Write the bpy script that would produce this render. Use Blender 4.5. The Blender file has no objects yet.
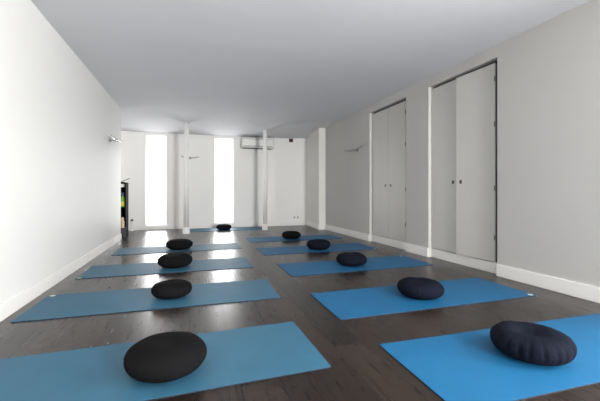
import bpy, bmesh, math, random
from mathutils import Vector, Matrix, noise
random.seed(5)
scn = bpy.context.scene
C = scn.collection
PI = math.pi

# ---------------------------------------------------------------- helpers
def link(o, parent=None):
    C.objects.link(o)
    if parent: o.parent = parent
    return o

def obj(name, bm, m, parent=None, smooth=False, bevel=0.0, loc=(0, 0, 0), rotz=0.0):
    me = bpy.data.meshes.new(name)
    bmesh.ops.recalc_face_normals(bm, faces=bm.faces)
    bm.to_mesh(me); bm.free()
    me.materials.append(m)
    if smooth:
        for p in me.polygons: p.use_smooth = True
    o = bpy.data.objects.new(name, me)
    link(o, parent)
    o.location = loc; o.rotation_euler = (0, 0, rotz)
    if bevel:
        md = o.modifiers.new('bevel', 'BEVEL'); md.width = bevel; md.segments = 2
        md.limit_method = 'ANGLE'; md.angle_limit = 0.6
    return o

def empty(name, label, cat, loc=(0, 0, 0), rotz=0.0, group=None):
    o = bpy.data.objects.new(name, None); C.objects.link(o)
    o.location = loc; o.rotation_euler = (0, 0, rotz); o.empty_display_size = 0.1
    o['label'] = label; o['category'] = cat
    if group: o['group'] = group
    return o

def tag(o, label, cat, group=None):
    o['label'] = label; o['category'] = cat
    if group: o['group'] = group
    return o

def struct(name, bm, m, **k):
    o = obj(name, bm, m, **k)
    if not k.get('parent'): o['kind'] = 'structure'
    return o

def box(bm, x0, x1, y0, y1, z0, z1):
    vs = [bm.verts.new((x, y, z)) for x in (x0, x1) for y in (y0, y1) for z in (z0, z1)]
    for f in ((0, 1, 3, 2), (4, 6, 7, 5), (0, 4, 5, 1), (2, 3, 7, 6), (0, 2, 6, 4), (1, 5, 7, 3)):
        bm.faces.new([vs[i] for i in f])
    return bm

def B(*a):
    bm = bmesh.new()
    return box(bm, *a)

def lathe(bm, prof, n=32, cx=0, cy=0, axis='z'):
    rings = []
    for r, z in prof:
        ring = []
        for k in range(n):
            a = 2 * PI * k / n
            p = (cx + r * math.cos(a), cy + r * math.sin(a), z)
            ring.append(bm.verts.new(p))
        rings.append(ring)
    for a, b in zip(rings, rings[1:]):
        for k in range(n):
            bm.faces.new((a[k], a[(k + 1) % n], b[(k + 1) % n], b[k]))
    bm.faces.new(rings[0]); bm.faces.new(rings[-1])
    return bm

def tube(bm, pts, rad, n=10):
    rings = []
    pts = [Vector(p) for p in pts]
    for i, p in enumerate(pts):
        d = (pts[min(i + 1, len(pts) - 1)] - pts[max(i - 1, 0)]).normalized()
        up = Vector((0, 0, 1)) if abs(d.z) < 0.9 else Vector((1, 0, 0))
        u = d.cross(up).normalized(); v = d.cross(u)
        r = rad[i] if isinstance(rad, (list, tuple)) else rad
        rings.append([bm.verts.new(p + u * r * math.cos(2 * PI * k / n) + v * r * math.sin(2 * PI * k / n)) for k in range(n)])
    for a, b in zip(rings, rings[1:]):
        for k in range(n):
            bm.faces.new((a[k], a[(k + 1) % n], b[(k + 1) % n], b[k]))
    bm.faces.new(rings[0]); bm.faces.new(rings[-1])
    return bm

# ---------------------------------------------------------------- materials
def srgb(r, g, b):
    f = lambda c: (c / 255 / 12.92) if c / 255 <= .04045 else ((c / 255 + .055) / 1.055) ** 2.4
    return (f(r), f(g), f(b), 1)

class NT:
    def __init__(s, name):
        s.m = bpy.data.materials.new(name); s.m.use_nodes = True
        s.t = s.m.node_tree; s.n = s.t.nodes
        s.p = s.n['Principled BSDF']; s.out = s.n['Material Output']
    def new(s, ty, **k):
        nd = s.n.new(ty)
        for a, v in k.items(): setattr(nd, a, v)
        return nd
    def l(s, a, b): s.t.links.new(a, b)
    def math(s, op, a, b=None):
        nd = s.new('ShaderNodeMath', operation=op)
        for i, v in enumerate((a, b)):
            if v is None: continue
            if isinstance(v, (int, float)): nd.inputs[i].default_value = v
            else: s.l(v, nd.inputs[i])
        return nd.outputs[0]

def simple(name, col, rough=.6, metal=0.0, spec=.5, nscale=0, nstr=0.0, var=0.0, sheen=0.0, stretch=None):
    t = NT(name); p = t.p
    p.inputs['Roughness'].default_value = rough
    p.inputs['Metallic'].default_value = metal
    p.inputs['Specular IOR Level'].default_value = spec
    if sheen:
        p.inputs['Sheen Weight'].default_value = sheen
        p.inputs['Sheen Roughness'].default_value = .5
    tc = t.new('ShaderNodeTexCoord')
    nz = t.new('ShaderNodeTexNoise'); nz.inputs['Scale'].default_value = nscale or 6; nz.inputs['Detail'].default_value = 4
    if stretch:
        mp = t.new('ShaderNodeMapping'); mp.inputs['Scale'].default_value = stretch
        t.l(tc.outputs['Object'], mp.inputs['Vector']); t.l(mp.outputs[0], nz.inputs['Vector'])
    else:
        t.l(tc.outputs['Object'], nz.inputs['Vector'])
    mx = t.new('ShaderNodeMix', data_type='RGBA')
    mx.inputs['A'].default_value = tuple(c * (1 - var) for c in col[:3]) + (1,)
    mx.inputs['B'].default_value = tuple(min(1, c * (1 + var)) for c in col[:3]) + (1,)
    t.l(nz.outputs['Fac'], mx.inputs['Factor']); t.l(mx.outputs['Result'], p.inputs['Base Color'])
    if nstr:
        bp = t.new('ShaderNodeBump'); bp.inputs['Strength'].default_value = nstr; bp.inputs['Distance'].default_value = .004
        t.l(nz.outputs['Fac'], bp.inputs['Height']); t.l(bp.outputs[0], p.inputs['Normal'])
    return t.m

M_wall = simple('wall_paint', srgb(228, 226, 221), .75, nscale=3, var=.015, nstr=.03, spec=.3)
M_wallr = simple('right_wall_paint_shaded', srgb(192, 190, 186), .75, nscale=3, var=.015, nstr=.03, spec=.3)  # wall paint darkened to imitate the weaker light on the right wall
M_walll = simple('left_wall_satin_paint', srgb(228, 227, 224), .5, nscale=3, var=.01, nstr=.02, spec=.18)
M_wallf = simple('far_wall_paint_lit', srgb(240, 239, 236), .6, nscale=3, var=.01, nstr=.02, spec=.3)  # wall paint lightened to imitate brighter light on far and alcove walls
M_ceil = simple('ceiling_paint', srgb(214, 214, 217), .8, nscale=2, var=.015, spec=.2)
M_trim = simple('white_gloss_trim', srgb(238, 236, 232), .4, nscale=4, var=.01)
M_column = simple('white_column_paint', srgb(245, 244, 241), .6, nscale=4, var=.01)
M_door = simple('door_lacquer', srgb(200, 198, 192), .45, nscale=3, var=.01)
M_dark = simple('dark_gap', srgb(52, 50, 48), .8, var=.05)
M_metal = simple('brushed_metal', srgb(120, 118, 115), .35, metal=.9, nscale=40, var=.08)
M_pull = simple('dark_pull', srgb(45, 42, 40), .4, metal=.3, var=.05)
M_chrome = simple('chrome', srgb(160, 160, 160), .3, metal=1.0, var=.03)
M_black = simple('black_plastic', srgb(20, 20, 22), .4, var=.1)
M_white = simple('white_plastic', srgb(232, 232, 228), .4, var=.01)
M_grey = simple('grey_plastic', srgb(120, 120, 120), .5, var=.05)
M_ltgrey = simple('light_grey_plastic', srgb(185, 185, 183), .5, var=.02)
M_rim = simple('satin_steel', srgb(150, 150, 148), .35, metal=.6, var=.03)
M_red = simple('dark_red_plastic', srgb(92, 14, 18), .4, var=.1)
M_shelf = simple('black_shelf_laminate', srgb(13, 13, 15), .9, nscale=20, var=.1, spec=.1)
M_basket = simple('grey_felt', srgb(72, 74, 80), .9, nscale=80, var=.2, nstr=.3)
M_cream = simple('cream_cloth', srgb(226, 205, 175), .9, nscale=40, var=.12, nstr=.3)
M_green = simple('green_plastic', srgb(130, 200, 50), .4, var=.1)
M_yellow = simple('yellow_label', srgb(230, 215, 90), .5, var=.1)
M_bluecap = simple('blue_plastic', srgb(70, 105, 140), .4, var=.1)
M_under = simple('mat_rubber_underside', srgb(18, 32, 48), .8, nscale=60, var=.1)
M_tag = simple('mat_tag', srgb(215, 225, 190), .5, var=.05)
M_tag2 = simple('mat_tag_yellow', srgb(205, 215, 70), .5, var=.05)
M_concrete = simple('outside_paving', srgb(180, 178, 172), .9, nscale=8, var=.1)

def mat_material(name, col):
    t = NT(name); p = t.p
    tc = t.new('ShaderNodeTexCoord')
    n1 = t.new('ShaderNodeTexNoise'); n1.inputs['Scale'].default_value = 3; n1.inputs['Detail'].default_value = 6; n1.inputs['Roughness'].default_value = .65
    n2 = t.new('ShaderNodeTexNoise'); n2.inputs['Scale'].default_value = 260
    t.l(tc.outputs['Object'], n1.inputs['Vector']); t.l(tc.outputs['Object'], n2.inputs['Vector'])
    mx = t.new('ShaderNodeMix', data_type='RGBA')
    mx.inputs['A'].default_value = tuple(c * .8 for c in col[:3]) + (1,)
    mx.inputs['B'].default_value = tuple(c * 1.2 for c in col[:3]) + (1,)
    t.l(n1.outputs['Fac'], mx.inputs['Factor']); t.l(mx.outputs['Result'], p.inputs['Base Color'])
    p.inputs['Roughness'].default_value = .58
    p.inputs['Specular IOR Level'].default_value = .36
    bp = t.new('ShaderNodeBump'); bp.inputs['Strength'].default_value = .25; bp.inputs['Distance'].default_value = .002
    t.l(n2.outputs['Fac'], bp.inputs['Height']); t.l(bp.outputs[0], p.inputs['Normal'])
    return t.m
M_mat_left = mat_material('yoga_mat_rubber_blue_sheen_greyed', srgb(48, 96, 120))  # same blue rubber, greyed to imitate sheen on left and far mats
M_mat_right = mat_material('yoga_mat_rubber_blue', srgb(18, 92, 134))

def cushion_material(name, col):
    t = NT(name); p = t.p
    tc = t.new('ShaderNodeTexCoord')
    n1 = t.new('ShaderNodeTexNoise'); n1.inputs['Scale'].default_value = 160; n1.inputs['Detail'].default_value = 3
    w = t.new('ShaderNodeTexNoise'); w.inputs['Scale'].default_value = 9; w.inputs['Detail'].default_value = 3
    t.l(tc.outputs['Object'], n1.inputs['Vector']); t.l(tc.outputs['Object'], w.inputs['Vector'])
    mx = t.new('ShaderNodeMix', data_type='RGBA')
    mx.inputs['A'].default_value = tuple(c * .75 for c in col[:3]) + (1,)
    mx.inputs['B'].default_value = tuple(c * 1.25 for c in col[:3]) + (1,)
    t.l(n1.outputs['Fac'], mx.inputs['Factor']); t.l(mx.outputs['Result'], p.inputs['Base Color'])
    p.inputs['Roughness'].default_value = .95; p.inputs['Specular IOR Level'].default_value = .05
    p.inputs['Sheen Weight'].default_value = .0
    ad = t.math('ADD', n1.outputs['Fac'], t.math('MULTIPLY', w.outputs['Fac'], 2.0))
    bp = t.new('ShaderNodeBump'); bp.inputs['Strength'].default_value = .35; bp.inputs['Distance'].default_value = .004
    t.l(ad, bp.inputs['Height']); t.l(bp.outputs[0], p.inputs['Normal'])
    return t.m
M_cush_black = cushion_material('black_cotton', srgb(21, 21, 22))
M_cush_navy = cushion_material('navy_cotton', srgb(20, 23, 33))

def floor_material():
    t = NT('dark_oak_planks'); p = t.p
    W, Lp = .20, 2.1
    geo = t.new('ShaderNodeNewGeometry'); sx = t.new('ShaderNodeSeparateXYZ')
    t.l(geo.outputs['Position'], sx.inputs[0])
    u = t.math('DIVIDE', t.math('SUBTRACT', sx.outputs['X'], .82), W)
    row = t.math('FLOOR', u)
    wn = t.new('ShaderNodeTexWhiteNoise', noise_dimensions='1D'); t.l(row, wn.inputs['W'])
    v = t.math('ADD', t.math('DIVIDE', sx.outputs['Y'], Lp), t.math('MULTIPLY', wn.outputs['Value'], 7.0))
    idx = t.math('FLOOR', v)
    cmb = t.new('ShaderNodeCombineXYZ'); t.l(row, cmb.inputs[0]); t.l(idx, cmb.inputs[1])
    w2 = t.new('ShaderNodeTexWhiteNoise', noise_dimensions='2D'); t.l(cmb.outputs[0], w2.inputs['Vector'])
    fu = t.math('FRACT', u); fv = t.math('FRACT', v)
    du = t.math('MULTIPLY', t.math('MINIMUM', fu, t.math('SUBTRACT', 1.0, fu)), W)
    dv = t.math('MULTIPLY', t.math('MINIMUM', fv, t.math('SUBTRACT', 1.0, fv)), Lp)
    d = t.math('MINIMUM', du, dv)
    seam = t.new('ShaderNodeMapRange'); seam.inputs['From Min'].default_value = .0008; seam.inputs['From Max'].default_value = .0045
    t.l(d, seam.inputs['Value'])
    # grain, stretched along the plank, shifted from plank to plank
    cg = t.new('ShaderNodeCombineXYZ')
    t.l(t.math('MULTIPLY', sx.outputs['X'], 26.0), cg.inputs[0]); t.l(t.math('MULTIPLY', sx.outputs['Y'], 2.0), cg.inputs[1])
    t.l(t.math('MULTIPLY', w2.outputs['Value'], 40.0), cg.inputs[2])
    gr = t.new('ShaderNodeTexNoise'); gr.inputs['Scale'].default_value = 1.6; gr.inputs['Detail'].default_value = 6; gr.inputs['Roughness'].default_value = .6
    gr.inputs['Distortion'].default_value = .8
    t.l(cg.outputs[0], gr.inputs['Vector'])
    val = t.math('ADD', t.math('MULTIPLY', gr.outputs['Fac'], .75), t.math('MULTIPLY', w2.outputs['Value'], .35))
    cr = t.new('ShaderNodeValToRGB')
    cr.color_ramp.elements[0].position = .28; cr.color_ramp.elements[0].color = srgb(15, 10, 8)
    cr.color_ramp.elements[1].position = .8; cr.color_ramp.elements[1].color = srgb(47, 36, 29)
    t.l(val, cr.inputs[0])
    mx = t.new('ShaderNodeMix', data_type='RGBA'); mx.inputs['A'].default_value = srgb(7, 5, 4)
    t.l(seam.outputs[0], mx.inputs['Factor']); t.l(cr.outputs[0], mx.inputs['B'])
    t.l(mx.outputs['Result'], p.inputs['Base Color'])
    rg = t.math('ADD', .2, t.math('MULTIPLY', gr.outputs['Fac'], .18)); t.l(rg, p.inputs['Roughness'])
    p.inputs['Specular IOR Level'].default_value = .5
    hgt = t.math('ADD', t.math('MULTIPLY', gr.outputs['Fac'], .35), seam.outputs[0])
    bp = t.new('ShaderNodeBump'); bp.inputs['Strength'].default_value = .2; bp.inputs['Distance'].default_value = .0015
    t.l(hgt, bp.inputs['Height']); t.l(bp.outputs[0], p.inputs['Normal'])
    return t.m
M_floor = floor_material()

def glass_material(name, tint=(1, 1, 1, 1), gloss=.08, rough=.03):
    t = NT(name)
    tr = t.new('ShaderNodeBsdfTransparent'); tr.inputs[0].default_value = tint
    gl = t.new('ShaderNodeBsdfGlossy'); gl.inputs['Roughness'].default_value = rough
    mx = t.new('ShaderNodeMixShader'); mx.inputs[0].default_value = gloss
    t.l(tr.outputs[0], mx.inputs[1]); t.l(gl.outputs[0], mx.inputs[2]); t.l(mx.outputs[0], t.out.inputs[0])
    return t.m
M_glass = glass_material('window_glass')
M_lampglass = glass_material('sconce_glass', (.95, .95, .95, 1), .2, .2)

# ---------------------------------------------------------------- dimensions
H = 2.64
LEFT_A, LEFT_S = -1.345, .0075      # left wall x = A - S*y
RA, RS = 3.36, .0165                # right wall x = A - S*y
YB, YR = 9.42, -3.0                # far wall, wall behind the camera
YE = 7.58                           # where the left wall ends
XALC = -2.9
def xr(y): return RA - RS * y
def xl(y): return LEFT_A - LEFT_S * y
RROT = math.atan(RS); LROT = math.atan(LEFT_S)

# ---------------------------------------------------------------- setting
struct('floor', B(XALC - .2, 3.75, YR - .2, YB + .2, -.12, 0), M_floor)

# ceiling: flat, a soft ridge across it, and creased down to the two columns
COL1, COL2 = (-.17, 8.27), (1.72, 8.50)
def dcol(x): return min(abs(x - COL1[0]), abs(x - COL2[0]))
def zcrease(x): return H - .06 * math.exp(-dcol(x) / .22) - .06 * math.exp(-dcol(x) / .9)
def zback(x):
    t = min(1, max(0, (x - 1.6) / 1.5))
    return 2.487 + .05 * t * t
def ycrease(x):
    t = (x - COL1[0]) / (COL2[0] - COL1[0])
    yb = COL1[1] + (COL2[1] - COL1[1]) * max(0, min(1, t))
    return yb - .66 * (1 - math.exp(-dcol(x) / .5))
def zceil(x, y):
    yc = ycrease(x); zc = zcrease(x)
    if y < yc:
        t = max(0, (y - (yc - .5)) / .5)
        z = H + (zc - H) * t ** 2.6
        z -= .0035 * math.exp(-((y - 3.95) / .16) ** 2)
        return z
    t = (y - yc) / (YB - yc)
    return zc + (zback(x) - zc) * t ** .85
bm = bmesh.new()
xs = [XALC - .1 + i * (3.75 - XALC + .1) / 220 for i in range(221)]
for k in (COL1[0], COL2[0]):
    j = min(range(221), key=lambda i: abs(xs[i] - k)); xs[j] = k
fr = [YR - .1, 0, 1, 2, 3, 3.4] + [3.5 + .05 * i for i in range(19)] + [5, 6, 6.8]
grid = []
for x in xs:
    yc = ycrease(x)
    ys = fr + [6.8 + (yc - 6.8) * i / 22 for i in range(1, 23)] + [yc + (YB + .1 - yc) * i / 14 for i in range(1, 15)]
    grid.append([bm.verts.new((x, y, zceil(x, min(y, YB)))) for y in ys])
for a, b in zip(grid, grid[1:]):
    for j in range(len(a) - 1):
        bm.faces.new((a[j], a[j + 1], b[j + 1], b[j]))
ce = struct('ceiling', bm, M_ceil, smooth=True)
for p in ce.data.polygons: p.use_smooth = True
ny = len(fr) - 1 + 22
for e in ce.data.edges:
    v0, v1 = e.vertices
    n = len(grid[0])
    if v0 % n == ny and v1 % n == ny: e.use_edge_sharp = True
md = ce.modifiers.new('slab', 'SOLIDIFY'); md.thickness = .14; md.offset = 1 if ce.data.polygons[0].normal.z > 0 else -1
HW = H + .02

# left wall, in its own frame (local y along the wall)
struct('wall_left', B(-.14, 0, YR, YE, 0, HW), M_walll, loc=(LEFT_A, 0, 0), rotz=LROT)
struct('baseboard_left', B(0, .014, YR, YE, 0, .125), M_trim, loc=(LEFT_A, 0, 0), rotz=LROT, bevel=.004)
# alcove beyond the end of the left wall
bm = bmesh.new(); AW = (8.35, 9.15, .25, 2.35)
for y0, y1, z0, z1 in ((YE - .3, AW[0], 0, HW), (AW[1], YB, 0, HW), (AW[0], AW[1], 0, AW[2]), (AW[0], AW[1], AW[3], HW)):
    box(bm, XALC - .15, XALC, y0, y1, z0, z1)
struct('wall_alcove', bm, M_wallf)
struct('wall_alcove_side', B(XALC, xl(YE) - .14, YE - .3, YE - .15, 0, HW), M_wall)

bm = bmesh.new()
for a, b in ((AW[0], AW[0] + .05), (AW[1] - .05, AW[1])): box(bm, XALC - .1, XALC - .05, a, b, AW[2], AW[3])
for a, b in ((AW[2], AW[2] + .05), (AW[3] - .05, AW[3])): box(bm, XALC - .1, XALC - .05, AW[0] + .05, AW[1] - .05, a, b)
w5 = struct('window_5', bm, M_white)  # unseen window, added to let in light for the back ceiling
obj('window_pane', B(XALC - .08, XALC - .074, AW[0] + .05, AW[1] - .05, AW[2] + .05, AW[3] - .05), M_glass, w5)

# right wall with two shallow closet recesses and a side window behind the camera
CL = [(3.04, 4.21), (4.75, 5.917)]
RD = .068
ZT = 2.50
RW = (-1.05, .75, .15, 2.35)
bm = bmesh.new()
T = .26
def rb(y0, y1, z0, z1, n0=0, n1=T): box(bm, n0, n1, y0, y1, z0, z1)
rb(YR, RW[0], 0, HW); rb(RW[0], RW[1], 0, RW[2]); rb(RW[0], RW[1], RW[3], HW)
rb(RW[1], CL[0][0], 0, HW); rb(CL[0][1], CL[1][0], 0, HW); rb(CL[1][1], YB + .1, 0, HW)
for a, b in CL:
    rb(a, b, ZT, HW); rb(a, b, 0, ZT, RD + .05, T)
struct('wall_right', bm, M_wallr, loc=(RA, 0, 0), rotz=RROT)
for a, b in ((YR, CL[0][0]), (CL[0][1], CL[1][0]), (CL[1][1], 8.15)):
    struct('baseboard_right', B(-.016, 0, a, b, 0, .135), M_trim, loc=(RA, 0, 0), rotz=RROT, bevel=.004)

# boxed pier along the right wall at the far end
bm = bmesh.new()
def prism(bm, pts, z0, z1):
    lo = [bm.verts.new((x, y, z0)) for x, y in pts]; hi = [bm.verts.new((x, y, z1)) for x, y in pts]
    bm.faces.new(lo); bm.faces.new(hi)
    for i in range(len(pts)):
        j = (i + 1) % len(pts); bm.faces.new((lo[i], lo[j], hi[j], hi[i]))
    return bm
prism(bm, [(3.045, 8.15), (xr(8.2) + .02, 8.15), (xr(8.2) + .02, YB), (3.125, YB)], 0, HW)
struct('wall_pier', bm, M_wall)
bm = prism(bmesh.new(), [(3.031, 8.15), (3.045, 8.15), (3.125, YB), (3.111, YB)], 0, .13)
struct('baseboard_pier', bm, M_trim, bevel=.004)

# far wall with two tall windows
W1 = (-1.19, -.667, .095, 2.437); W2 = (.512, 1.045, .11, 2.437)
bm = bmesh.new()
def wb(x0, x1, z0, z1): box(bm, x0, x1, YB, YB + .18, z0, z1)
wb(XALC, W1[0], 0, HW); wb(W1[1], W2[0], 0, HW); wb(W2[1], 3.6, 0, HW)
for w in (W1, W2):
    wb(w[0], w[1], 0, w[2]); wb(w[0], w[1], w[3], HW)
struct('wall_far', bm, M_wallf)
for i, w in enumerate((W1, W2)):
    bm = bmesh.new(); f = .022
    y0, y1 = YB + .03, YB + .075
    box(bm, w[0], w[0] + f, y0, y1, w[2], w[3]); box(bm, w[1] - f, w[1], y0, y1, w[2], w[3])
    box(bm, w[0] + f, w[1] - f, y0, y1, w[2], w[2] + f); box(bm, w[0] + f, w[1] - f, y0, y1, w[3] - f, w[3])
    fo = struct('window_%d' % (i + 1), bm, M_white)
    obj('window_pane', B(w[0] + f, w[1] - f, YB + .05, YB + .056, w[2] + f, w[3] - f), M_glass, fo)
    # flat casing on the room side
    c = .035
    bm = bmesh.new()
    box(bm, w[0] - c, w[0], YB - .008, YB, 0.09, 2.487); box(bm, w[1], w[1] + c, YB - .008, YB, 0.09, 2.487)
    struct('trim_%d' % (i + 1), bm, M_trim)
for a, b in ((XALC, W1[0] - .035), (W1[1] + .035, W2[0] - .035), (W2[1] + .035, 1.98), (2.2, 3.10)):
    struct('baseboard_far', B(a, b, YB - .014, YB, 0, .10), M_trim, bevel=.003)
for a, b in ((W1[0] - .035, W1[1] + .035), (W2[0] - .035, W2[1] + .035)):
    struct('baseboard_far', B(a, b, YB - .014, YB, 0, .088), M_trim, bevel=.003)
# boxed pipe cover running down from the air conditioner
struct('trim_3', B(1.98, 2.2, YB - .035, YB, 0, 2.14), M_trim, bevel=.004)

# wall behind the camera with a wide window
RX = (2.05, 3.25, .15, 2.40)
bm = bmesh.new()
def bb(x0, x1, z0, z1): box(bm, x0, x1, YR - .18, YR, z0, z1)
bb(-1.6, RX[0], 0, HW); bb(RX[1], 3.7, 0, HW); bb(RX[0], RX[1], 0, RX[2]); bb(RX[0], RX[1], RX[3], HW)
struct('wall_behind', bm, M_wall)
bm = bmesh.new()
y0, y1 = YR - .12, YR - .07; f = .05; xm = (RX[0] + RX[1]) / 2
for a, b in ((RX[0], RX[0] + f), (RX[1] - f, RX[1])): box(bm, a, b, y0, y1, RX[2], RX[3])
for a, b in ((RX[2], RX[2] + f), (RX[3] - f, RX[3])): box(bm, RX[0] + f, RX[1] - f, y0, y1, a, b)
w3 = struct('window_3', bm, M_white)
obj('window_pane', B(RX[0] + f, RX[1] - f, YR - .1, YR - .094, RX[2] + f, RX[3] - f), M_glass, w3)
bm = bmesh.new()
for a, b in ((RW[0], RW[0] + f), (RW[1] - f, RW[1])): box(bm, .08, .13, a, b, RW[2], RW[3])
for a, b in ((RW[2], RW[2] + f), (RW[3] - f, RW[3])): box(bm, .08, .13, RW[0] + f, RW[1] - f, a, b)
w4 = struct('window_4', bm, M_white, loc=(RA, 0, 0), rotz=RROT)
obj('window_pane', B(.10, .106, RW[0] + f, RW[1] - f, RW[2] + f, RW[3] - f), M_glass, w4)

# ---------------------------------------------------------------- closets
def closet(y0, y1, label, angles, hz, mid):
    """local frame: x outward into the wall, y along the wall; origin on the wall face at y0"""
    t = empty('built_in_closet', label, 'closet', (xr(y0), y0, 0), RROT)
    w = y1 - y0
    obj('back_panel', B(RD + .03, RD + .0495, .001, w - .001, 0.001, ZT - .001), M_dark, t)
    obj('plinth', B(RD - .012, RD + .03, .001, w - .001, .0, .128), M_trim, t, bevel=.003)
    g = .006
    d0, d1 = .077, w - .006
    zb, zt = .136, ZT - .034
    for side, a in zip((0, 1), angles):
        hy = d0 if side == 0 else d1                 # hinge line
        wd = ((mid - d0) if side == 0 else (d1 - mid)) - g / 2
        s = 1 if side == 0 else -1
        y_a, y_b = (0, wd) if side == 0 else (-wd, 0)
        d = obj('door', B(-.022, 0, y_a, y_b, zb, zt), M_door, t, bevel=.003, loc=(RD + .004, hy, 0), rotz=a)
        # small square flush pull near the meeting edge
        yc = s * (wd - .078)
        bm = bmesh.new()
        box(bm, -.0255, -.022, yc - .020, yc + .020, hz - .026, hz + .026)
        h = obj('handle', bm, M_metal, d, bevel=.001)
        obj('recess', B(-.0265, -.0255, yc - .013, yc + .013, hz - .020, hz + .014), M_pull, h)
        for z in (.42, 1.0, 1.75, 2.28) if side == 0 else ():
            bm = bmesh.new(); lathe(bm, [(.006, z - .03), (.006, z + .03)], 10, -.026, s * .003)
            obj('hinge', bm, M_metal, d)
    return t
closet(CL[0][0], CL[0][1], 'built-in white closet nearest the camera, its right door slightly ajar', (.055, 0), 1.09, .655)
closet(CL[1][0], CL[1][1], 'built-in white closet farther from the camera with both doors shut', (0.0, 0), 1.075, .60)

# ---------------------------------------------------------------- columns
def column(x, y, r, z1, label):
    t = empty('column', label, 'column', (x, y, 0), 0, 'round columns')
    bm = bmesh.new(); lathe(bm, [(r, .14), (r, z1)], 28)
    o = obj('shaft', bm, M_column, t, smooth=True)
    bm = bmesh.new(); lathe(bm, [(r + .022, 0), (r + .022, .11), (r + .012, .14)], 28)
    obj('base', bm, M_column, t, bevel=.004)
column(COL1[0], COL1[1], .058, 2.575, 'thin round white column standing left of the far mat, between the two windows')
column(COL2[0], COL2[1], .050, 2.575, 'thin round white column in front of the air conditioner')

# ---------------------------------------------------------------- yoga mats
ML, MW, MT = 1.965, .675, .006
def rounded_slab(bm, lx, ly, z0, z1, r=.012, n=5):
    pts = []
    for cx, cy, a0 in ((lx / 2 - r, ly / 2 - r, 0), (-lx / 2 + r, ly / 2 - r, PI / 2), (-lx / 2 + r, -ly / 2 + r, PI), (lx / 2 - r, -ly / 2 + r, 1.5 * PI)):
        for k in range(n + 1):
            a = a0 + k * PI / 2 / n
            pts.append((cx + r * math.cos(a), cy + r * math.sin(a)))
    lo = [bm.verts.new((x, y, z0)) for x, y in pts]; hi = [bm.verts.new((x, y, z1)) for x, y in pts]
    bm.faces.new(lo); bm.faces.new(hi)
    for i in range(len(pts)):
        j = (i + 1) % len(pts); bm.faces.new((lo[i], lo[j], hi[j], hi[i]))
    return bm
TOPM = {}; 
mats = [
 # cx, cy, angle(deg), material, tag corner, label
 (-.280, 2.025, 1.6, 'L', None, 'blue yoga mat nearest the camera in the left row, cut by the left edge'),
 (-.262, 3.32, -.6, 'L', (-1, 1, 1), 'blue yoga mat second from the camera in left row, pale tag at far left corner'),
 (-.262, 4.625, .3, 'L', (-1, -1, 2), 'blue yoga mat with yellow-green tag at its near left corner, third in the left row'),
 (-.215, 6.09, 2.0, 'L', None, 'blue yoga mat farthest of the four in the left row'),
 (.775, 8.89, 0.2, 'L', None, 'blue yoga mat by the far wall between the two columns'),
 (2.075, 1.515, -1.0, 'R', None, 'bright blue yoga mat nearest the camera in the right row, cut by the right edge'),
 (2.020, 2.672, .4, 'R', (1, -1, 1), 'bright blue yoga mat second from the camera in right row, tag at near right corner'),
 (2.018, 4.05, 1.2, 'R', (1, 1, 1), 'bright blue yoga mat third from the camera in right row, tag at far right corner'),
 (1.975, 5.40, .3, 'R', (1, -1, 2), 'blue yoga mat fourth from the camera in the right row, beside the farther closet'),
 (1.975, 6.77, -.2, 'R', None, 'blue yoga mat farthest from the camera in the right row'),
]
def mesh_of(name, bm, m):
    me = bpy.data.meshes.new(name); bmesh.ops.recalc_face_normals(bm, faces=bm.faces); bm.to_mesh(me); bm.free(); me.materials.append(m); return me
me_top = {k: mesh_of('mat_top', rounded_slab(bmesh.new(), ML, MW, .0046, MT), m) for k, m in (('L', M_mat_left), ('R', M_mat_right))}
me_und = mesh_of('mat_underside', rounded_slab(bmesh.new(), ML + .004, MW + .004, 0, .0046), M_under)
for i, (cx, cy, a, k, tg, lab) in enumerate(mats):
    r = empty('yoga_mat', lab, 'yoga mat', (cx, cy, 0), math.radians(a), 'yoga mats on the floor')
    r.scale = ((1, 1.03, 1, 1, .97, 1, 1.0, .985, .985, .965)[i], 1.01, 1)
    link(bpy.data.objects.new('top_surface', me_top[k]), r)
    link(bpy.data.objects.new('underside', me_und), r)
    if tg:
        sx_, sy_, kind = tg
        x = sx_ * (ML / 2 - .035); y = sy_ * (MW / 2 - .03)
        bm = bmesh.new(); lathe(bm, [(.022, MT), (.022, MT + .0004)], 18, x, y)
        o = obj('corner_tag', bm, M_tag if kind == 1 else M_tag2, r)
        o['label'] = 'small pale corner tag' if kind == 1 else 'small yellow-green corner tag'

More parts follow.
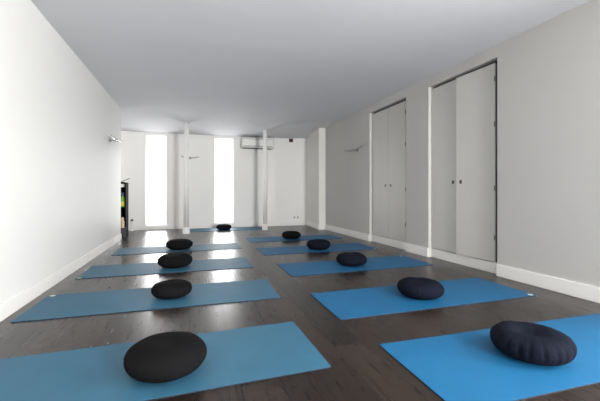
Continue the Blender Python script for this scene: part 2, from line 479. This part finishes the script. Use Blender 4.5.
# ---------------------------------------------------------------- cushions
def cushion_bm(seed, R=.206, Hh=.165, dent=.02):
    pk = {6: 1.5, 1: .35}.get(seed, .6)
    bm = bmesh.new()
    n, mrow = 132, 44
    pl = 22
    rnd = random.Random(seed)
    off = [rnd.uniform(-.35, .35) for _ in range(pl)]; amp = [rnd.uniform(.5, 1.2) for _ in range(pl)]
    rows = []
    for i in range(1, mrow):
        th = -PI / 2 + PI * i / mrow
        row = []
        cs, sn = math.cos(th), math.sin(th)
        e = .64
        rr = R * (abs(cs) ** e)
        zz = Hh / 2 * (abs(sn) ** .96) * (1 if sn > 0 else -1)
        for k in range(n):
            ph = 2 * PI * k / n
            q = ph / (2 * PI) * pl
            j = int(q) % pl; fq = q - int(q)
            # pinched creases of the pleated side
            cdist = min(abs(fq - .5 - off[j] * .5), 1)
            cr = math.exp(-(cdist / .10) ** 2) * amp[j]
            side = max(0, 1 - ((sn - .05) / .62) ** 2)
            r2 = rr - .009 * cr * side * pk
            nz = noise.noise(Vector((math.cos(ph) * 1.3 + seed * 3.1, math.sin(ph) * 1.3, sn)))
            r2 *= 1 + .025 * nz
            z2 = zz
            if sn > 0:
                z2 -= dent * math.exp(-(rr / (R * .5)) ** 2)
                z2 += .008 * noise.noise(Vector((math.cos(ph) * rr * 9, math.sin(ph) * rr * 9, seed * 5.0)))
                z2 -= .002 * pk * cr * max(0, 1 - ((rr / R - .78) / .2) ** 2)
            z2 = max(z2, -Hh / 2 * .93)
            row.append(bm.verts.new((r2 * math.cos(ph), r2 * math.sin(ph), z2 + Hh / 2 * .93)))
        rows.append(row)
    for a, b in zip(rows, rows[1:]):
        for k in range(n):
            bm.faces.new((a[k], a[(k + 1) % n], b[(k + 1) % n], b[k]))
    bm.faces.new(rows[0])
    c = bm.verts.new((0, 0, sum(v.co.z for v in rows[-1]) / n))
    for k in range(n): bm.faces.new((rows[-1][k], rows[-1][(k + 1) % n], c))
    return bm
cmesh = {}
def cmesh_get(seed, key, dent):
    kk = (seed, key)
    if kk not in cmesh:
        me = mesh_of('cushion', cushion_bm(seed, dent=dent), M_cush_black if key == 'K' else M_cush_navy)
        for p in me.polygons: p.use_smooth = True
        cmesh[kk] = me
    return cmesh[kk]
cushions = [
 (-.138, 1.945, 1, 'K', .006, 1.0, 'large black round cushion on the nearest mat of the left row'),
 (-.193, 3.31, 2, 'K', .008, .85, 'black round cushion on the second mat from the camera in the left row'),
 (-.227, 4.62, 3, 'K', .008, 1.02, 'black round cushion on the third mat of the left row'),
 (-.234, 6.048, 4, 'K', .012, 1.03, 'black round cushion on the farthest mat of the left row'),
 (.722, 8.80, 5, 'N', .01, .92, 'small navy cushion on the far mat in front of the right window'),
 (1.873, 1.49, 6, 'N', .046, 1.02, 'navy pleated cushion with dented top on the nearest mat of the right row'),
 (1.97, 2.635, 7, 'N', .022, .98, 'navy round cushion on the second mat from the camera in the right row'),
 (1.968, 4.048, 8, 'N', .018, .97, 'dark navy round cushion on the third mat of the right row'),
 (1.995, 5.359, 9, 'N', .012, .98, 'dark cushion on the fourth mat from the camera in the right row'),
 (1.913, 6.736, 10, 'K', .012, .95, 'black round cushion on the farthest mat of the right row'),
]
for x, y, sd, key, dent, sc, lab in cushions:
    o = bpy.data.objects.new('meditation_cushion', cmesh_get(sd, key, dent)); C.objects.link(o)
    o.location = (x, y, MT + .0006); o.rotation_euler = (0, 0, sd * .9); o.scale = (sc, sc, sc)
    tag(o, lab, 'cushion', 'meditation cushions on the mats')

# ---------------------------------------------------------------- wall sconces
def sconce(loc, rotz, label, L=.225, rise=.045):
    """local frame: wall plane is y=0, the light projects towards -y"""
    t = empty('wall_sconce', label, 'wall light', loc, rotz, 'glass wall lights')
    bm = bmesh.new()
    lathe(bm, [(.035, 0), (.035, .018), (.028, .024)], 20)
    bmesh.ops.rotate(bm, verts=bm.verts, cent=(0, 0, 0), matrix=Matrix.Rotation(PI / 2, 3, 'X'))
    obj('wall_plate', bm, M_chrome, t, smooth=False)
    bm = bmesh.new(); tube(bm, [(0, -.02, 0), (0, -.06, -.004), (0, -.10, -.01)], .008)
    obj('arm', bm, M_chrome, t, smooth=True)
    bm = bmesh.new(); bmesh.ops.create_uvsphere(bm, u_segments=16, v_segments=10, radius=.024, matrix=Matrix.Translation((0, -.105, -.004)))
    obj('lamp_holder', bm, M_chrome, t, smooth=True)
    # curved glass wing, upturned at both ends
    bm = bmesh.new(); n = 28; rows = []
    for i in range(n + 1):
        s = -1 + 2 * i / n
        x = L * s
        zc = -.028 + rise * abs(s) ** 2
        hw = .058 * (1 - .55 * abs(s) ** 2.2)
        yc = -.105 + .02 * s * s
        row = [bm.verts.new((x, yc + hw * q, zc + .022 * q * q)) for q in (-1, -.6, -.2, .2, .6, 1)]
        rows.append(row)
    for a, b in zip(rows, rows[1:]):
        for k in range(5): bm.faces.new((a[k], a[k + 1], b[k + 1], b[k]))
    g = obj('glass_shade', bm, M_lampglass, t, smooth=True)
    md = g.modifiers.new('thick', 'SOLIDIFY'); md.thickness = .006
    bm = bmesh.new()
    tube(bm, [(L * s, -.105 + .02 * s * s - .058 * (1 - .55 * abs(s) ** 2.2), -.028 + rise * s * s + .022) for s in [-1 + i / 12 for i in range(25)]], .0045, 8)
    obj('rim', bm, M_rim, t, smooth=True)
    return t
sconce((xl(6.62), 6.60, 1.86), PI / 2 + LROT, 'glass wall light on the left wall near its far end', .50, .05).rotation_euler.y = -.06
sconce((-.10, YB, 1.86), 0, 'glass wall light on the far wall behind the left column')
sconce((xr(6.42), 6.42, 1.835), -PI / 2 + RROT, 'glass wall light on the right wall beyond the closets', .40)

# ---------------------------------------------------------------- air conditioner
t = empty('air_conditioner', 'white wall-mounted air conditioner on the far wall behind the right column', 'air conditioner', (1.665, YB, 2.165))
bm = bmesh.new()
prof = [(0, .0), (-.15, .0), (-.19, .03), (-.20, .09), (-.20, .24), (-.175, .285), (0, .285)]
va = [bm.verts.new((-.425, y, z)) for y, z in prof]; vb = [bm.verts.new((.425, y, z)) for y, z in prof]
bm.faces.new(va); bm.faces.new(vb)
for i in range(len(prof)):
    j = (i + 1) % len(prof); bm.faces.new((va[i], va[j], vb[j], vb[i]))
obj('casing', bm, M_white, t, bevel=.008)
bm = bmesh.new(); box(bm, -.438, -.425, -.202, 0, -.003, .288)
obj('side_panel', bm, M_ltgrey, t, bevel=.003)
bm = bmesh.new(); box(bm, .425, .438, -.202, 0, -.003, .288)
obj('side_panel', bm, M_ltgrey, t, bevel=.003)
obj('louver', B(-.40, .40, -.206, -.196, .028, .062), M_ltgrey, t, bevel=.002)
obj('front_grille', B(-.41, .41, -.208, -.199,   .235, .25), M_ltgrey, t, bevel=.002)
obj('air_slot', B(-.40, .40, -.16, -.03, -.006, 0.0), M_dark, t)

# ---------------------------------------------------------------- alarm box, sockets
t = empty('alarm_box', 'small dark red alarm box high on the far wall', 'alarm', (2.66, YB + .001, 2.445))
obj('housing', B(-.055, .055, -.05, 0, -.05, .05), M_red, t, bevel=.008)
bm = bmesh.new(); lathe(bm, [(.024, .05), (.018, .062)], 16)
bmesh.ops.rotate(bm, verts=bm.verts, cent=(0, 0, 0), matrix=Matrix.Rotation(PI / 2, 3, 'X'))
obj('front_button', bm, M_black, t)
for x, lab in ((2.765, 'left of two white wall sockets low on the far wall'), (2.865, 'right of two white wall sockets low on the far wall')):
    t = empty('wall_socket', lab, 'socket', (x, YB, .235), 0, 'wall sockets')
    obj('plate', B(-.04, .04, -.010, 0, -.04, .04), M_white, t, bevel=.004)
    bm = bmesh.new(); lathe(bm, [(.022, .010), (.022, .0115)], 18)
    bmesh.ops.rotate(bm, verts=bm.verts, cent=(0, 0, 0), matrix=Matrix.Rotation(PI / 2, 3, 'X'))
    obj('outlet', bm, M_grey, t)

# ---------------------------------------------------------------- black shelf beyond the wall end
SX0, SX1, SY0, SY1, SH = -1.86, -1.378, 7.97, 8.28, 1.165
t = empty('shelf_unit', 'tall black open shelf standing just beyond the end of the left wall', 'shelf', ((SX0 + SX1) / 2, SY0, 0))
hw = (SX1 - SX0) / 2; dp = SY1 - SY0
for s in (-1, 1):
    x0, x1 = (-hw, -hw + .025) if s < 0 else (hw - .025, hw)
    obj('side_panel', B(x0, x1, 0, dp, 0, SH), M_shelf, t, bevel=.002)
obj('back_panel', B(-hw + .025, hw - .025, dp - .012, dp, 0, SH), M_shelf, t)
for z in (.03, .62, 1.04, 1.14):
    obj('shelf_board', B(-hw + .025, hw - .025, 0, dp - .012, z, z + .022), M_shelf, t)
cx, cy = -1.41, SY0 + .13
# top compartment: a white round box
bm = bmesh.new(); lathe(bm, [(.042, 1.062), (.045, 1.07), (.045, 1.125), (.04, 1.132)], 24, -1.455, SY0 + .06)
tag(obj('white_tub', bm, M_white), 'small white tub on the top level of the black shelf', 'tub')
# spray bottle
t = empty('spray_bottle', 'green and yellow plastic bottle with blue top on the middle level of the black shelf', 'bottle', (-1.455, SY0 + .10, .642))
bm = bmesh.new(); lathe(bm, [(.055, 0), (.062, .01), (.062, .12), (.05, .17), (.022, .215), (.02, .235)], 24)
obj('bottle_body', bm, M_green, t, smooth=True)
bm = bmesh.new(); lathe(bm, [(.0628, .03), (.0628, .115)], 24)
o = obj('paper_band', bm, M_yellow, t)
bm = bmesh.new(); lathe(bm, [(.024, .235), (.024, .262), (.016, .275)], 16); box(bm, -.05, .025, -.012, .012, .275, .305)
obj('spray_top', bm, M_bluecap, t)
# basket and its rolled cloths
BX, BY = -1.47, SY0 - .14
t = empty('felt_basket', 'grey round basket on the floor in front of the black shelf', 'basket', (BX, BY, 0))
bm = bmesh.new()
prof = [(.10, 0), (.112, .02), (.122, .22), (.116, .22), (.106, .025)]
lathe(bm, prof, 28)
obj('basket_body', bm, M_basket, t, smooth=False)
bm = bmesh.new(); lathe(bm, [(.124, .205), (.126, .212), (.124, .226), (.119, .226), (.1205, .205)], 28)
obj('rim', bm, M_basket, t)
for i, (dx, dy, h, r, lx, ly, lab) in enumerate(((.058, -.05, .36, .026, .02, -.01, 'cream rolled cloth standing in the grey basket, front right one'),
                                (-.005, -.035, .41, .03, -.01, 0, 'cream rolled cloth in the grey basket, tallest one'),
                                (.03, .045, .43, .028, .012, .012, 'cream rolled cloth at the back of the grey basket'))):
    bm = bmesh.new(); zb = .028
    tube(bm, [(0, 0, zb), (lx * .5, ly * .5, (zb + h) / 2), (lx, ly, h - .015), (lx, ly, h)], [r, r, r, r * .7], 16)
    o = obj('rolled_cloth', bm, M_cream, smooth=True, loc=(BX + dx, BY + dy, 0))
    tag(o, lab, 'cloth', 'rolled cloths in the basket')
# slim stick lying on the shelf top, tilted up on its rest
t = empty('dark_stick', 'thin dark stick leaning up from the top of the black shelf', 'stick', (-1.47, SY0 + .12, SH - .003))
bm = bmesh.new(); box(bm, -.05, .05, -.02, .02, 0, .016)
obj('foot', bm, M_black, t, bevel=.003)
bm = bmesh.new(); tube(bm, [(-.03, 0, .012), (.15, 0, .095)], .006, 8)
obj('stick', bm, M_black, t)
# slim white stand with black top near the far wall
t = empty('floor_stand', 'slim white stand with a black knob on the floor beside the black shelf', 'stand', (-1.47, 9.30, 0))
bm = bmesh.new(); lathe(bm, [(.05, 0), (.05, .012), (.018, .02), (.016, .24)], 20)
obj('post', bm, M_white, t)
bm = bmesh.new(); lathe(bm, [(.02, .24), (.032, .25), (.032, .275), (.02, .285)], 20)
obj('knob', bm, M_black, t)

# ---------------------------------------------------------------- camera
F = 340.0
cam = bpy.data.cameras.new('camera'); co = bpy.data.objects.new('camera', cam); C.objects.link(co)
cam.sensor_width = 36; cam.lens = F * 36 / 600
yaw = math.atan(106 / F)
co.location = (0, 0, .95); co.rotation_euler = (PI / 2, 0, -yaw)
cam.shift_y = -8.0 / 600
cam.clip_start = .02
scn.camera = co

# ---------------------------------------------------------------- light
w = bpy.data.worlds.new('sky'); scn.world = w; w.use_nodes = True
bg = w.node_tree.nodes['Background']; bg.inputs[0].default_value = (.97, .985, 1, 1); bg.inputs[1].default_value = 2.3
def area(name, loc, rot, sx_, sy_, e, col=(1, 1, 1)):
    l = bpy.data.lights.new(name, 'AREA'); l.shape = 'RECTANGLE'; l.size = sx_; l.size_y = sy_; l.energy = e; l.color = col
    o = bpy.data.objects.new(name, l); C.objects.link(o); o.location = loc; o.rotation_euler = rot
    return o
# daylight through the window behind the camera (faces +y), the side window (faces -x) and the far windows (face -y)
area('daylight_behind', ((RX[0] + RX[1]) / 2, YR - .25, 1.3), (PI / 2, 0, 0), 1.1, 2.2, 550)
area('daylight_side', (xr(-.15) + .35, -.15, 1.3), (PI / 2, 0, PI / 2), 1.7, 2.1, 275)
area('alcove_fill_added', (XALC - .35, 8.75, 1.3), (PI / 2, 0, -PI / 2), .8, 2.1, 16)  # added fill lamp outside the alcove, brightens the back ceiling
for wn in (W1, W2):
    area('daylight_far', ((wn[0] + wn[1]) / 2, YB + .30, 1.1), (PI / 2, 0, PI),   .5, 1.9, 24).data.spread = 2.7

scn.view_settings.view_transform = 'Standard'
scn.view_settings.look = 'None'
scn.view_settings.exposure = 0.0
